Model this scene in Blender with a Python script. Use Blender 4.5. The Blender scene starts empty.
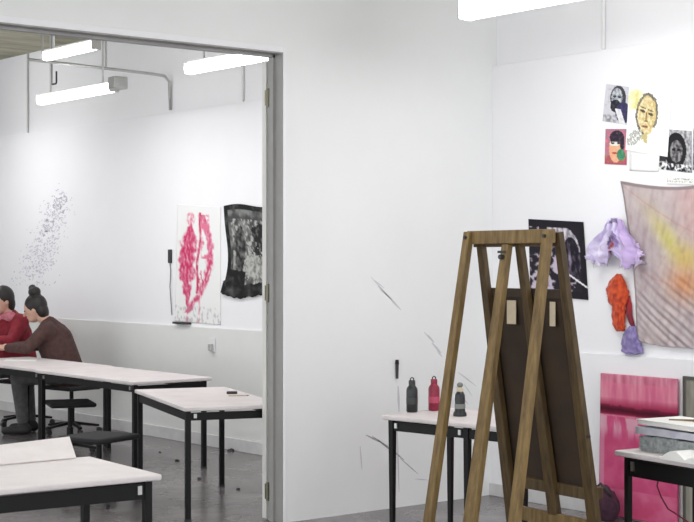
import bpy, bmesh, math, random
from mathutils import Vector, Matrix, noise
random.seed(7)
sc = bpy.context.scene
COL = sc.collection
R = math.radians
# ------------------------------------------------------------------ camera
F, CX, CY, H = 1500.0, 347.0, 261.0, 1.7
FW = Vector((.6247, .7809, 0)); RT = Vector((.7809, -.6247, 0))
XW, XP, XL, YP, YB = 7.69, 7.64, 7.62, 7.86, 8.01      # wall, wall boarding, partition near and far face
cam = bpy.data.cameras.new('camera'); cam.lens = F/694*36; cam.sensor_width = 36
co = bpy.data.objects.new('camera', cam); COL.objects.link(co)
co.location = (0, 0, H); co.rotation_euler = (R(90), 0, math.atan2(-FW.x, FW.y))
cam.clip_start = .05; sc.camera = co
def CM(lat, d, z=0):
    p = FW*d + RT*lat; return Vector((p.x, p.y, z))
def at_z(px, py, z):
    d = F*(H-z)/(py-CY); return CM((px-CX)/F*d, d, z)
def at_x(px, py, X=XP):
    o = (px-CX)/F; r = FW + RT*o; t = X/r.x
    return Vector((X, r.y*t, H-(py-CY)/F*t))
def at_y(px, py, Y=YP):
    o = (px-CX)/F; r = FW + RT*o; t = Y/r.y
    return Vector((r.x*t, Y, H-(py-CY)/F*t))
# ------------------------------------------------------------------ materials
def lin(c):
    return tuple((x/12.92 if x <= .04045 else ((x+.055)/1.055)**2.4) for x in (v/255 for v in c))
def mat(name, rgb, rough=.6, metal=0, var=0, scale=20, bump=0, emit=0, rgb2=None, trans=0, stretch=None, spec=.5, alpha=1):
    m = bpy.data.materials.new(name); m.use_nodes = True
    nt = m.node_tree; b = nt.nodes['Principled BSDF']
    c = lin(rgb)+(1,)
    b.inputs['Base Color'].default_value = c
    b.inputs['Roughness'].default_value = rough; b.inputs['Metallic'].default_value = metal
    b.inputs['Specular IOR Level'].default_value = spec
    if trans: b.inputs['Transmission Weight'].default_value = trans
    if alpha < 1: b.inputs['Alpha'].default_value = alpha
    if emit:
        b.inputs['Emission Color'].default_value = c; b.inputs['Emission Strength'].default_value = emit
    tc = nt.nodes.new('ShaderNodeTexCoord'); mp = nt.nodes.new('ShaderNodeMapping')
    nt.links.new(tc.outputs['Object'], mp.inputs[0])
    if stretch: mp.inputs['Scale'].default_value = stretch
    n = nt.nodes.new('ShaderNodeTexNoise'); n.inputs['Scale'].default_value = scale; n.inputs['Detail'].default_value = 6
    n.inputs['Roughness'].default_value = .6
    nt.links.new(mp.outputs[0], n.inputs['Vector'])
    if var or rgb2:
        r = nt.nodes.new('ShaderNodeValToRGB')
        r.color_ramp.elements[0].position = .3; r.color_ramp.elements[1].position = .7
        if rgb2: c2 = lin(rgb2)+(1,)
        else: c2 = tuple(max(0, v*(1-var)) for v in c[:3])+(1,)
        r.color_ramp.elements[0].color = c2; r.color_ramp.elements[1].color = c
        nt.links.new(n.outputs['Fac'], r.inputs[0]); nt.links.new(r.outputs[0], b.inputs['Base Color'])
    if bump:
        bp = nt.nodes.new('ShaderNodeBump'); bp.inputs['Strength'].default_value = bump; bp.inputs['Distance'].default_value = .01
        nt.links.new(n.outputs['Fac'], bp.inputs['Height']); nt.links.new(bp.outputs[0], b.inputs['Normal'])
    return m
M = {}
M['wall'] = mat('white_wall_paint', (241, 240, 243), .75, var=.03, scale=1.2)
M['lower'] = mat('grey_white_lower_wall_paint', (226, 226, 224), .75, var=.05, scale=2)
M['part'] = mat('partition_paint', (237, 237, 237), .75, var=.04, scale=1)
M['ceil'] = mat('raw_concrete_ceiling', (176, 172, 152), .9, rgb2=(128, 126, 108), scale=1.5, stretch=(1, 3, 1), bump=.2)
M['floor'] = mat('worn_concrete_floor', (136, 130, 131), .25, rgb2=(88, 82, 84), scale=1.6, bump=.05)
M['base'] = mat('skirting_paint', (214, 212, 212), .6, var=.15, scale=8)
M['frame'] = mat('grey_steel_frame', (158, 156, 154), .5, var=.12, scale=6)
M['door'] = mat('pale_door_paint', (222, 220, 216), .5, var=.05)
M['hinge'] = mat('worn_brass_hinge', (120, 116, 98), .35, .8, var=.3, scale=90)
M['top'] = mat('white_laminate', (226, 218, 218), .5, rgb2=(212, 204, 204), scale=5)
M['black'] = mat('black_painted_steel', (10, 9, 10), .5, var=.3, scale=30, spec=.3)
M['chrome'] = mat('zinc_bracket', (190, 188, 186), .3, .9)
M['steelg'] = mat('galvanised_conduit', (196, 196, 194), .4, .5, var=.15)
M['whitec'] = mat('white_conduit', (226, 225, 226), .5)
M['fix'] = mat('fitting_housing', (205, 204, 200), .5)
M['glow'] = mat('lit_diffuser', (253, 254, 255), .4, emit=11)
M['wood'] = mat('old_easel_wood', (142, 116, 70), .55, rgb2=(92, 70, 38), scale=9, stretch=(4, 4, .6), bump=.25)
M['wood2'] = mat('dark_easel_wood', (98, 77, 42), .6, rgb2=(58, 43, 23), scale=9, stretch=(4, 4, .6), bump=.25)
M['board'] = mat('dark_hardboard', (60, 44, 27), .7, rgb2=(44, 31, 20), scale=5)
M['cream'] = mat('cream_paper', (205, 190, 165), .8, var=.12)
M['bottleb'] = mat('black_bottle_enamel', (42, 44, 46), .3, rgb2=(22, 24, 26), scale=25)
M['bottler'] = mat('crimson_bottle_enamel', (158, 34, 66), .32, rgb2=(122, 22, 50), scale=20)
M['bandr'] = mat('faded_crimson_print', (184, 70, 98), .4)
M['cap'] = mat('dark_cap_plastic', (50, 52, 52), .4)
M['capg'] = mat('grey_cap_plastic', (120, 122, 118), .35)
M['fabricb'] = mat('black_upholstery', (34, 33, 36), .85, var=.3, scale=60)
M['skin'] = mat('skin', (214, 170, 150), .55, var=.06)
M['hair'] = mat('dark_hair', (36, 28, 27), .5, rgb2=(20, 15, 15), scale=80)
M['jacket'] = mat('brown_jacket', (86, 60, 56), .85, rgb2=(62, 42, 40), scale=25)
M['shirt'] = mat('crimson_top', (150, 30, 48), .8, rgb2=(110, 16, 34), scale=18)
M['pinkc'] = mat('pink_scarf', (220, 150, 160), .85, rgb2=(190, 96, 116), scale=20)
M['jeans'] = mat('grey_trousers', (104, 102, 102), .85, rgb2=(78, 78, 80), scale=20)
M['shoe'] = mat('dark_shoes', (40, 38, 40), .6)
M['char'] = mat('charcoal_mark', (140, 138, 142), .9, var=.3, scale=50)
M['char2'] = mat('soft_charcoal_mark', (150, 148, 150), .9, rgb2=(196, 194, 196), scale=60)
M['charf'] = mat('faint_charcoal_mark', (206, 204, 208), .9, var=.08, scale=50)
M['lilacm'] = mat('faint_lilac_ink', (198, 194, 206), .9, rgb2=(214, 212, 218), scale=30)
M['dark'] = mat('dark_plastic', (52, 50, 52), .5)
M['plastic'] = mat('crinkled_plastic_film', (186, 190, 190), .25, rgb2=(120, 128, 130), scale=30, bump=.8)
M['paper'] = mat('white_paper', (240, 238, 236), .8, var=.05, scale=6)
M['lav'] = mat('lavender_grey_card', (176, 176, 192), .75, rgb2=(206, 206, 214), scale=12)
M['cable'] = mat('dark_red_cable', (120, 20, 48), .5)
M['purpled'] = mat('dark_plum_cloth', (84, 46, 66), .85, rgb2=(48, 28, 42), scale=22)
def attr_mat(name, rough=.8, transl=0, alpha=1):
    m = bpy.data.materials.new(name); m.use_nodes = True; nt = m.node_tree; b = nt.nodes['Principled BSDF']
    a = nt.nodes.new('ShaderNodeAttribute'); a.attribute_name = 'Col'
    nt.links.new(a.outputs['Color'], b.inputs['Base Color']); b.inputs['Roughness'].default_value = rough
    b.inputs['Specular IOR Level'].default_value = .2
    if transl:
        b.inputs['Sheen Weight'].default_value = .3
    if alpha < 1: b.inputs['Alpha'].default_value = alpha
    return m
M['art'] = attr_mat('painted_paper', .75)
M['cloth'] = attr_mat('dyed_cloth', .9, 1)
M['sheer'] = attr_mat('sheer_dyed_cloth', .9, 1, .82)
# ------------------------------------------------------------------ mesh helper
class MB:
    def __init__(s): s.b = bmesh.new()
    def box(s, c, d, rot=None, taper=None):
        c = Vector(c); vs = []
        for z in (-.5, .5):
            k = 1 if not taper or z > 0 else taper
            for x, y in ((-.5, -.5), (.5, -.5), (.5, .5), (-.5, .5)):
                v = Vector((x*d[0]*k, y*d[1]*k, z*d[2]))
                if rot: v = rot @ v
                vs.append(s.b.verts.new(v+c))
        for f in ((3, 2, 1, 0), (4, 5, 6, 7), (0, 1, 5, 4), (1, 2, 6, 5), (2, 3, 7, 6), (3, 0, 4, 7)):
            s.b.faces.new([vs[i] for i in f])
        return s
    def lo(s, a, b):
        return s.box([(a[i]+b[i])/2 for i in range(3)], [abs(b[i]-a[i]) for i in range(3)])
    def bar(s, a, b, w, h, side=None, w2=None, h2=None):       # bar of rectangular section from a to b
        a, b = Vector(a), Vector(b); z = (b-a).normalized()
        sx = Vector(side) if side else (Vector((0, 0, 1)) if abs(z.z) < .9 else Vector((1, 0, 0)))
        x = (sx - z*sx.dot(z)).normalized(); y = z.cross(x)
        vs = []
        for p, ww, hh in ((a, w, h), (b, w2 or w, h2 or h)):
            for i, j in ((-.5, -.5), (.5, -.5), (.5, .5), (-.5, .5)): vs.append(s.b.verts.new(p + x*i*ww + y*j*hh))
        for f in ((3, 2, 1, 0), (4, 5, 6, 7), (0, 1, 5, 4), (1, 2, 6, 5), (2, 3, 7, 6), (3, 0, 4, 7)):
            s.b.faces.new([vs[i] for i in f])
        return s
    def tube(s, pts, rad, n=10, cap=True):
        pts = [Vector(p) for p in pts]; rs = rad if isinstance(rad, (list, tuple)) else [rad]*len(pts)
        rings = []; up = None
        for i, p in enumerate(pts):
            t = (pts[min(i+1, len(pts)-1)] - pts[max(i-1, 0)]).normalized()
            if up is None: up = Vector((0, 0, 1)) if abs(t.z) < .9 else Vector((1, 0, 0))
            x = (up - t*up.dot(t)).normalized(); up = x; y = t.cross(x)
            rings.append([s.b.verts.new(p + (x*math.cos(k*2*math.pi/n) + y*math.sin(k*2*math.pi/n))*rs[i]) for k in range(n)])
        for a, b in zip(rings, rings[1:]):
            for k in range(n): s.b.faces.new((a[k], a[(k+1) % n], b[(k+1) % n], b[k]))
        if cap: s.b.faces.new(rings[0][::-1]); s.b.faces.new(rings[-1])
        return s
    def lathe(s, prof, c=(0, 0, 0), n=20):
        c = Vector(c); return s.tube([c+Vector((0, 0, z)) for r, z in prof], [max(r, .0005) for r, z in prof], n)
    def ball(s, c, r, sc_=(1, 1, 1), rot=None, n=2):
        g = bmesh.ops.create_icosphere(s.b, subdivisions=n, radius=r)['verts']
        for v in g:
            v.co = Vector([v.co[i]*sc_[i] for i in range(3)])
            if rot: v.co = rot @ v.co
            v.co += Vector(c)
        return s
    def cap(s, a, b, ra, rb, k=5):                              # capsule with a taper
        a, b = Vector(a), Vector(b)
        for i in range(k+1):
            t = i/k; s.ball(a.lerp(b, t), ra+(rb-ra)*t, n=2)
        s.tube([a, b], [ra, rb], 14); return s
    def poly(s, pts, n, th):
        pts = [Vector(p) for p in pts]; n = Vector(n)*th
        a = [s.b.verts.new(p) for p in pts]; b = [s.b.verts.new(p+n) for p in pts]
        s.b.faces.new(a[::-1]); s.b.faces.new(b)
        for i in range(len(pts)): j = (i+1) % len(pts); s.b.faces.new((a[i], a[j], b[j], b[i]))
        return s
def link(name, bm, m, parent=None, loc=None, smooth=False, bevel=0, recalc=True):
    if recalc: bmesh.ops.recalc_face_normals(bm, faces=bm.faces)
    me = bpy.data.meshes.new(name); bm.to_mesh(me); bm.free()
    if m: me.materials.append(m)
    if smooth:
        for p in me.polygons: p.use_smooth = True
    o = bpy.data.objects.new(name, me); COL.objects.link(o)
    if parent: o.parent = parent
    if loc is not None: o.location = loc
    if bevel:
        bv = o.modifiers.new('bevel', 'BEVEL'); bv.width = bevel; bv.segments = 2; bv.limit_method = 'ANGLE'
    return o
def obj(name, mb, m, parent=None, **k): return link(name, mb.b, m, parent, **k)
def tag(o, label=None, cat=None, group=None, kind=None):
    if label: o['label'] = label
    if cat: o['category'] = cat
    if group: o['group'] = group
    if kind: o['kind'] = kind
    return o
def thing(name, label, cat, loc=(0, 0, 0), rz=0, group=None):
    o = bpy.data.objects.new(name, None); COL.objects.link(o); o.location = loc; o.rotation_euler = (0, 0, rz)
    o.empty_display_size = .1
    return tag(o, label, cat, group)
def struct(name, mb, m, **k): return tag(obj(name, mb, m, **k), kind='structure')
def copy_thing(root, loc, rz, label, group=None):
    r = root.copy(); COL.objects.link(r); r.location = loc; r.rotation_euler = (0, 0, rz); r['label'] = label
    if group: r['group'] = group
    for ch in list(root.children):
        c = ch.copy(); COL.objects.link(c); c.parent = r
        for g in ch.children:
            d = g.copy(); COL.objects.link(d); d.parent = c
    return r
# ------------------------------------------------------------------ setting
X0, Y0, YE, ZC = -3.0, -3.0, 17.6, 4.02
struct('floor', MB().lo((X0, Y0, -.1), (XW+.3, YE+.2, 0)), M['floor'])
struct('ceiling', MB().lo((X0, Y0, ZC), (XW+.3, YE+.2, ZC+.15)), M['ceil'])
struct('wall_right', MB().lo((XW, Y0, 0), (XW+.2, YE, ZC)), M['wall'])
struct('trim_5', MB().lo((XL, Y0, 0), (XW, YP, 1.075)), M['wall'], bevel=.003)
struct('trim_6', MB().lo((XL, YB, 0), (XW, YE, 1.085)), M['lower'], bevel=.003)
struct('wall_back', MB().lo((X0, YE, 0), (XW+.2, YE+.2, ZC)), M['wall'])
struct('trim_1', MB().lo((XP, Y0, 1.075), (XW, YP, 3.12)), M['wall'], bevel=.003)
struct('trim_2', MB().lo((XP, YB, 1.085), (XW, YE, 3.12)), M['wall'], bevel=.003)
XO, ZO = 5.756, 3.056
pw = MB()
pw.lo((XO, YP, 0), (XW, YB, ZC)); pw.lo((2.2, YP, ZO), (XO, YB, ZC)); pw.lo((X0, YP, 0), (2.2, YB, ZC))
struct('wall_partition', pw, M['part'])
# baseboards
struct('baseboard_right', MB().lo((XL-.012, Y0, 0), (XL, YP, .09)), M['base'], bevel=.004)
struct('baseboard_back', MB().lo((XL-.015, YB, 0), (XL, YE, .11)), M['base'], bevel=.004)
# steel lining of the wide opening: jamb, head, rebate
fr = MB()
fr.lo((XO-.012, YP-.006, 0), (XO, YP+.07, ZO)); fr.lo((XO-.03, YP+.07, 0), (XO, YP+.11, ZO-.012))
fr.lo((XO-.012, YP+.11, 0), (XO, YB, ZO))
fr.lo((2.2, YP-.006, ZO-.012), (XO, YP+.07, ZO)); fr.lo((2.2, YP+.07, ZO-.03), (XO, YP+.11, ZO)); fr.lo((2.2, YP+.11, ZO-.012), (XO, YB, ZO))
struct('trim_3', fr, M['frame'])
cs = MB()
cs.lo((XO-.004, YP-.012, 0), (XO+.018, YP, ZO+.035)); cs.lo((2.2, YP-.012, ZO-.004), (XO-.004, YP, ZO+.035))
struct('trim_4', cs, M['wall'], bevel=.003)
# door leaf folded flat behind the partition, only its edge shows
dr = struct('door_1', MB().lo((XO-.02, YB+.012, .01), (XO+.9, YB+.055, ZO-.04)), M['door'], bevel=.002)
for z in (.19, 1.49, 2.77):
    hb = MB(); hb.lathe([(.012, -.06), (.012, .06)], (XO-.022, YB-.012, z), 10); hb.lo((XO-.03, YB-.03, z-.05), (XO-.012, YB+.012, z+.05))
    obj('hinge', hb, M['hinge'], dr, smooth=False)['label'] = 'worn brass hinge'
# ------------------------------------------------------------------ lights
def fitting(x, yfar, L, label, z=3.2, stem=ZC, power=30, k=1.0, group='tube light fittings'):
    t = thing('tube_light', label, 'ceiling light', (x, yfar-L/2, z), 0, group)
    h = MB(); h.lo((-.03*k, -L/2, .105*k), (.03*k, L/2, .14*k)); h.lo((-.07*k, -L/2-.012, .0), (.07*k, -L/2, .12*k)); h.lo((-.07*k, L/2, .0), (.07*k, L/2+.012, .12*k))
    obj('housing', h, M['fix'], t, bevel=.004)
    d = MB(); n = 12
    sec = [(k*.068*math.cos(a), k*(.06*math.sin(a)+.058)) for a in [2*math.pi*q/20 for q in range(20)]]
    d.poly([(a, -L/2+.002, b) for a, b in sec], (0, 1, 0), L-.004)
    obj('diffuser', d, M['glow'], t)
    for s in (-.36, .36):
        if stem: obj('stem', MB().tube([(0, s*L, .13*k), (0, s*L, stem-z)], .009, 8), M['steelg'], t)
    la = bpy.data.lights.new('tube_lamp', 'AREA'); la.shape = 'RECTANGLE'; la.size = .1; la.size_y = L-.05; la.energy = power
    la.color = (.985, .99, 1)
    lo = bpy.data.objects.new('tube_lamp', la); COL.objects.link(lo); lo.parent = t; lo.location = (0, 0, -.012)
    return t
PW = 11
fitting(6.42, 6.83, 1.6, 'bright white tube light hanging above the easel and the pinned portraits', power=PW)
fitting(6.54, 10.2, 1.5, 'lit tube light just inside the opening, cut by the door jamb', power=PW, k=.75)
fitting(6.39, 12.47, 1.32, 'lit tube light with a grey end box hanging above the long work tables', z=3.13, power=PW, k=.7)
fitting(6.4, 15.6, 1.5, 'lit tube light beyond the two seated people', power=PW)
fitting(5.12, 9.9, .72, 'upper lit tube light against the concrete ceiling at top left', z=3.16, power=PW*.5, k=.55)
fitting(3.2, 6.6, 1.5, 'added unseen tube light above the white table in the foreground', power=PW)  # extra fitting out of view, added to light the near room
fitting(6.42, 3.9, 1.5, 'tube light over the near end of the right wall', power=PW)
fitting(3.2, 12.6, 1.5, 'added unseen tube light over the middle of the far studio', power=PW)  # out of frame, added as extra light for the far room
fitting(2.6, 3.0, 1.5, 'added unseen tube light over the middle of the near studio', power=PW)  # unseen too, added to supply more light near the camera
# end box on the second fitting, strut, conduits
g = at_x(103, 92, 6.39)
tag(obj('junction_box', MB().box((0, 0, 0), (.13, .11, .1)), M['steelg'], loc=(6.39, 11.08, 3.2), bevel=.006), 'small grey junction box at the near end of the hanging tube light', 'junction box')
cd = thing('ceiling_conduit', 'thin grey conduit crossing to the far wall and dropping beside the pink drawing', 'conduit', (XW-.02, at_x(172, 76, XW).y, 3.48))
ya = 0
obj('pipe', MB().tube([(-1.5, 0, .03), (-.18, 0, 0), (-.06, 0, -.01), (-.01, 0, -.06), (0, 0, -.33)], .014, 8), M['steelg'], cd, smooth=True)
for x in (-1.35, -.7): obj('clip', MB().box((x, 0, .3), (.012, .02, .56)), M['steelg'], cd)
st = at_x(120, 46, 6.39)
tag(obj('ceiling_strut', MB().bar((-.8, 0, 0), (.45, 0, 0), .06, .05), M['steelg'], loc=(6.39, 11.2, 3.6)), 'grey steel strut under the concrete ceiling carrying the hanging light', 'strut')
p = at_x(28, 130, XW-.012)
tag(obj('wall_conduit', MB().tube([(0, 0, 0), (0, 0, .9)], .012, 8), M['steelg'], loc=(XW-.014, p.y, 3.13)), 'thin grey vertical conduit on the far wall at the left', 'conduit', 'thin conduits on the walls')
p = at_x(243, 100, XW-.012)
tag(obj('wall_conduit', MB().tube([(0, 0, 0), (0, 0, .88)], .012, 8), M['whitec'], loc=(XW-.014, p.y, 3.13)), 'faint white conduit above the black and white poster in the far room', 'conduit', 'thin conduits on the walls')
p = at_x(604, 52, XW-.012)
tag(obj('wall_conduit', MB().tube([(0, 0, 0), (0, 0, .88)], .014, 8), M['whitec'], loc=(XW-.016, p.y, 3.13)), 'white conduit rising above the portraits on the right wall', 'conduit', 'thin conduits on the walls')
# hook bracket
hk = at_x(54, 84, 6.9)
tag(obj('hanging_bracket', MB().tube([(0, .05, .62), (0, .05, .01), (0, .04, 0), (0, -.04, 0), (0, -.05, .01), (0, -.05, .12)], .009, 8), M['dark'], loc=(6.9, hk.y, hk.z)), 'small dark U-shaped bracket hanging from the ceiling left of the light stem', 'bracket')
# ------------------------------------------------------------------ tables
def table(label, loc, rz, L, W, legs=None, top=.75, thick=.028, rail=.05, gap=.012, lg=.034, group='white topped black framed studio tables', taper=None, clips=True, inset=.05, ext=0):
    """origin = centre on the floor, L along local x, W along local y"""
    t = thing('studio_table', label, 'table', loc, rz, group)
    obj('tabletop', MB().lo((-L/2, -W/2, top-thick), (L/2, W/2, top)), M['top'], t, bevel=.008)
    ix, iy = L/2-inset, W/2-inset
    zt = top-thick-gap
    for sx in (-1, 1):
        for sy in (-1, 1):
            lm = MB()
            lx = sx*ix-(ext if sx > 0 else 0)
            a = (lx, sy*iy, top-thick); b = (lx, sy*iy, .012)
            lm.bar(b, a, lg*(taper or 1), lg*(taper or 1), (1, 0, 0), lg, lg)
            l = obj('leg', lm, M['black'], t)
            obj('foot_cap', MB().box((lx, sy*iy, .009), (lg+.004, lg+.004, .018)), M['dark'], l)
            if clips: obj('bracket', MB().box((lx-sx*.045, sy*(iy+.003), zt-rail*.4), (.02, lg+.002, rail*.55)), M['chrome'], t)['label'] = 'bright metal corner bracket'
    for sy in (-1, 1): obj('rail', MB().box((0, sy*iy, zt-rail/2), (2*ix-lg, .022, rail)), M['black'], t)
    for sx in (-1, 1): obj('rail', MB().box((sx*ix, 0, zt-rail/2), (.022, 2*iy-lg, rail)), M['black'], t)
    return t
# long pair along the far wall
table('long white table against the far wall, nearer of the pair the people work at', (6.43, 11.1, 0), R(90), 1.66, .75)
table('long white table the two seated people lean on', (6.47, 12.78, 0), R(90), 1.66, .75)
# turned pair by the jamb
def by_cam(label, a, b, d, **k):    # a near-left leg, b near-right leg, d far-left leg (camera lateral, depth)
    A, B, D = CM(*a), CM(*b), CM(*d)
    rz = math.atan2(B.y-A.y, B.x-A.x); w = (B-A).length; l = (D-A).length
    c = (B+D)/2
    return table(label, (c.x, c.y, 0), rz, w+2*k['inset'], l+2*k['inset'], **k)
by_cam('white table turned at an angle beside the grey door jamb, dark eraser on it', (-1.04, 9.77), (-.455, 9.99), (-1.525, 11.08), inset=.035)
# foreground left table
TD = table('white table at the lower left in front of the opening, nearest to the viewer', (3.10, 6.14, 0), R(-4), .92, .75, rail=.07)
# table with bottles
ga = at_z(381, 415, .75); th = R(7)
ux = Vector((math.cos(th), math.sin(th), 0)); uy = Vector((math.sin(th), -math.cos(th), 0))
cg = ga + ux*.325 + uy*.48; cg.z = 0
TG = table('white table behind the easel carrying three bottles', cg, th-R(90), .96, .65, rail=.055, lg=.036, taper=.7, ext=.26)
# table at right
ha = at_z(614, 450, .75); th2 = R(-8)
ux2 = Vector((math.cos(th2), math.sin(th2), 0)); uy2 = Vector((math.sin(th2), -math.cos(th2), 0))
ch = ha + ux2*.28 + uy2*.5; ch.z = 0
TH = table('white table at the right edge loaded with stacked papers', ch, th2-R(90), 1.0, .56, rail=.085, lg=.028)
def on_h(px, py, z=.75): return at_z(px, py, z)
# ------------------------------------------------------------------ bottles
def bottle(px, py, label, kind, m):
    p = at_z(px, py, .751)
    t = thing('bottle', label, 'bottle', p, 0, 'bottles on the white table')
    s = 1.0
    if kind < 2:
        prof = [(.032, 0), (.036, .006), (.036, .135), (.033, .15), (.022, .165), (.018, .172)]
        obj('body', MB().lathe(prof, n=24), m, t, smooth=True)
        c = MB().lathe([(.02, .168), (.021, .172), (.021, .196), (.018, .2)], n=20)
        obj('cap', c, M['cap'] if kind == 0 else m, t, smooth=False)
        obj('handle', MB().tube([(-.013, 0, .197), (-.012, 0, .212), (0, 0, .217), (.012, 0, .212), (.013, 0, .197)], .004, 8), M['cap'] if kind == 0 else M['cap'], t, smooth=True)
        obj('band', MB().lathe([(.0365, .05), (.0368, .055), (.0368, .085), (.0365, .09)], n=24), M['cap'] if kind == 0 else M['bandr'], t)['label'] = 'printed band'
    else:
        obj('body', MB().lathe([(.04, 0), (.042, .006), (.04, .02), (.033, .03), (.03, .06), (.032, .1), (.03, .13), (.02, .15)], n=24), m, t, smooth=True)
        obj('neck', MB().lathe([(.02, .148), (.02, .168), (.014, .176)], n=18), M['cream'], t)
        obj('stopper', MB().ball((0, 0, .19), .02, (1, 1, .85)), M['capg'], t, smooth=True)
        obj('band', MB().lathe([(.031, .045), (.0335, .05), (.0335, .07), (.032, .075)], n=24), M['capg'], t)['label'] = 'pale printed band'
    return t
bottle(412, 412, 'black flask bottle, leftmost of the three bottles', 0, M['bottleb'])
bottle(434, 410.5, 'crimson bottle with a carry loop between the two black bottles', 1, M['bottler'])
bottle(460, 416, 'black bottle with a pale ball stopper, just right of the easel leg', 2, M['bottleb'])
# ------------------------------------------------------------------ easel
E = thing('easel', 'tall double-sided wooden studio easel holding a dark board', 'easel', (0, 0, 0))
tl, tr = CM((472-CX)/F*7.72, 7.72), CM((554-CX)/F*7.2, 7.2)
ec = (tl+tr)/2; ed = (tr-tl); ew = ed.length; ed.normalize()
E.location = (ec.x, ec.y, 0); en = Vector((-ed.y, ed.x, 0))      # en: towards the wall
if en.x < 0: en = -en
ZT = 1.85
def EL(u, n, z): v = ed*u + en*n; return Vector((v.x, v.y, z))
hw = ew/2-.01
FS, RS = .31, .30
for u in (-hw, .0, hw):
    lean = 0
    obj('front_leg', MB().bar(EL(u-(.055 if u < 0 else .03 if u == 0 else 0), -FS, 0), EL(u, -.028, ZT-.002 if u else ZT-.07), .06 if u else .09, .036, tuple(ed), .05, .034), M['wood'], E, bevel=.004)
for u, k_ in ((-hw+.02, 0), (.03, .035), (hw+.01, .035)):
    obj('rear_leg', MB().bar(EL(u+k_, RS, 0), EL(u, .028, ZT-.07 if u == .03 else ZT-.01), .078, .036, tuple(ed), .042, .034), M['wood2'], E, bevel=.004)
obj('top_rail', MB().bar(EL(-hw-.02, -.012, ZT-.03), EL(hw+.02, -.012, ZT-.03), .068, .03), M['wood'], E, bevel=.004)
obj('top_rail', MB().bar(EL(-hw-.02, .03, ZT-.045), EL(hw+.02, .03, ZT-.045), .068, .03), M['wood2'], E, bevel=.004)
def rear(u, z, off): k = (ZT-z)/ZT; return EL(u, .028+(RS-.028)*k+off, z)
def front(u, z, off): k = (ZT-z)/ZT; return EL(u, -.028-(FS-.028)*k+off, z)
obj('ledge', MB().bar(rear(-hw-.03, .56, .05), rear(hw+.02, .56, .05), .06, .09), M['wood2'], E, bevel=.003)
obj('cross_rail', MB().bar(rear(-hw+.05, .40, -.01), rear(hw, .40, -.01), .07, .028), M['wood'], E, bevel=.003)
obj('cross_rail', MB().bar(front(-hw, .2, 0.03), front(hw, .2, .03), .07, .028), M['wood'], E, bevel=.003)
obj('mast_knob', MB().tube([front(0, 1.72, -.03), front(0, 1.72, -.002)], .012, 12), M['dark'], E)
obj('hinge_strap', MB().bar(front(-.03, 1.745, -.02), front(.03, 1.745, -.02), .012, .004), M['dark'], E)
for u in (-hw, hw): obj('bolt', MB().tube([EL(u, -.06, ZT-.03), EL(u, -.02, ZT-.03)], .009, 10), M['dark'], E)
obj('side_bolt', MB().tube([rear(hw+.04, .85, 0), rear(hw+.07, .85, 0)], .008, 8), M['dark'], E)
# the board resting on the ledge
B = thing('drawing_board', 'dark brown hardboard panel resting on the rear ledge of the easel', 'board', E.location)
bb = MB(); a0, a1 = rear(-hw-.03, .585, .028), rear(hw+.02, .585, .028)
c0, c1 = rear(-hw+.0, 1.56, .028), rear(hw-.03, 1.56, .028)
nn = (a1-a0).cross(c0-a0).normalized()
if nn.dot(en) < 0: nn = -nn
bb.poly([a0, a1, c1, c0], nn, .014)
obj('panel', bb, M['board'], B, bevel=.002)
fb = MB(); fb.bar(c0-nn*.006+Vector((0, 0, -.02)), c1-nn*.006+Vector((0, 0, -.02)), .045, .01, (0, 0, 1))
obj('top_batten', fb, M['board'], B)
for px, w in ((.0, .07),):
    q = rear(px-.12, 1.44, .013)
    obj('paper_slip', MB().box(q, (w, .003, .12), Matrix.Rotation(math.atan2(ed.y, ed.x), 3, 'Z')), M['cream'], B)['label'] = 'small cream paper slip'
q = rear(.19, 1.44, .013)
obj('paper_slip', MB().box(q, (.04, .003, .12), Matrix.Rotation(math.atan2(ed.y, ed.x), 3, 'Z')), M['cream'], B)['label'] = 'narrow cream paper slip'
# ------------------------------------------------------------------ sheets with painted patterns
def fbm(x, y, s=0, o=4): return noise.fractal(Vector((x, y, s)), 1.0, 2.0, o)
def mix(a, b, t): t = max(0, min(1, t)); return tuple(a[i]+(b[i]-a[i])*t for i in range(3))
def sst(a, b, x):
    t = max(0, min(1, (x-a)/(b-a))); return t*t*(3-2*t)
def sheet(name, q, nu, nv, col, label, cat, m='art', mask=None, disp=None, edge=None, normal=(-1, 0, 0), group=None, th=.0015, off=.004, parent=None):
    """q: corners TL, TR, BR, BL in world space; col(u,v) v=0 at the top"""
    q = [Vector(p) for p in q]; n = Vector(normal)
    c = sum(q, Vector())/4
    bm = bmesh.new(); g = []; cl = bm.loops.layers.float_color.new('Col'); cc = {}
    for j in range(nv+1):
        row = []
        for i in range(nu+1):
            u, v = i/nu, j/nv
            uu, vv = edge(u, v) if edge else (u, v)
            p = q[0].lerp(q[1], uu).lerp(q[3].lerp(q[2], uu), vv)
            h = disp(u, v) if disp else 0
            vt = bm.verts.new(p - c + n*(off+h)); cc[vt] = lin(tuple(max(0, min(255, k)) for k in col(u, v)))
            row.append(vt)
        g.append(row)
    for j in range(nv):
        for i in range(nu):
            if mask and not mask((i+.5)/nu, (j+.5)/nv): continue
            f = bm.faces.new((g[j][i], g[j+1][i], g[j+1][i+1], g[j][i+1])); f.smooth = True
            for l in f.loops: l[cl] = cc[l.vert]+(1,)
    for v in [v for v in bm.verts if not v.link_faces]: bm.verts.remove(v)
    o = link(name, bm, M[m], parent, loc=c, recalc=False)
    s = o.modifiers.new('thickness', 'SOLIDIFY'); s.thickness = th; s.offset = 0
    if label: tag(o, label, cat, group)
    return o
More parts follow.
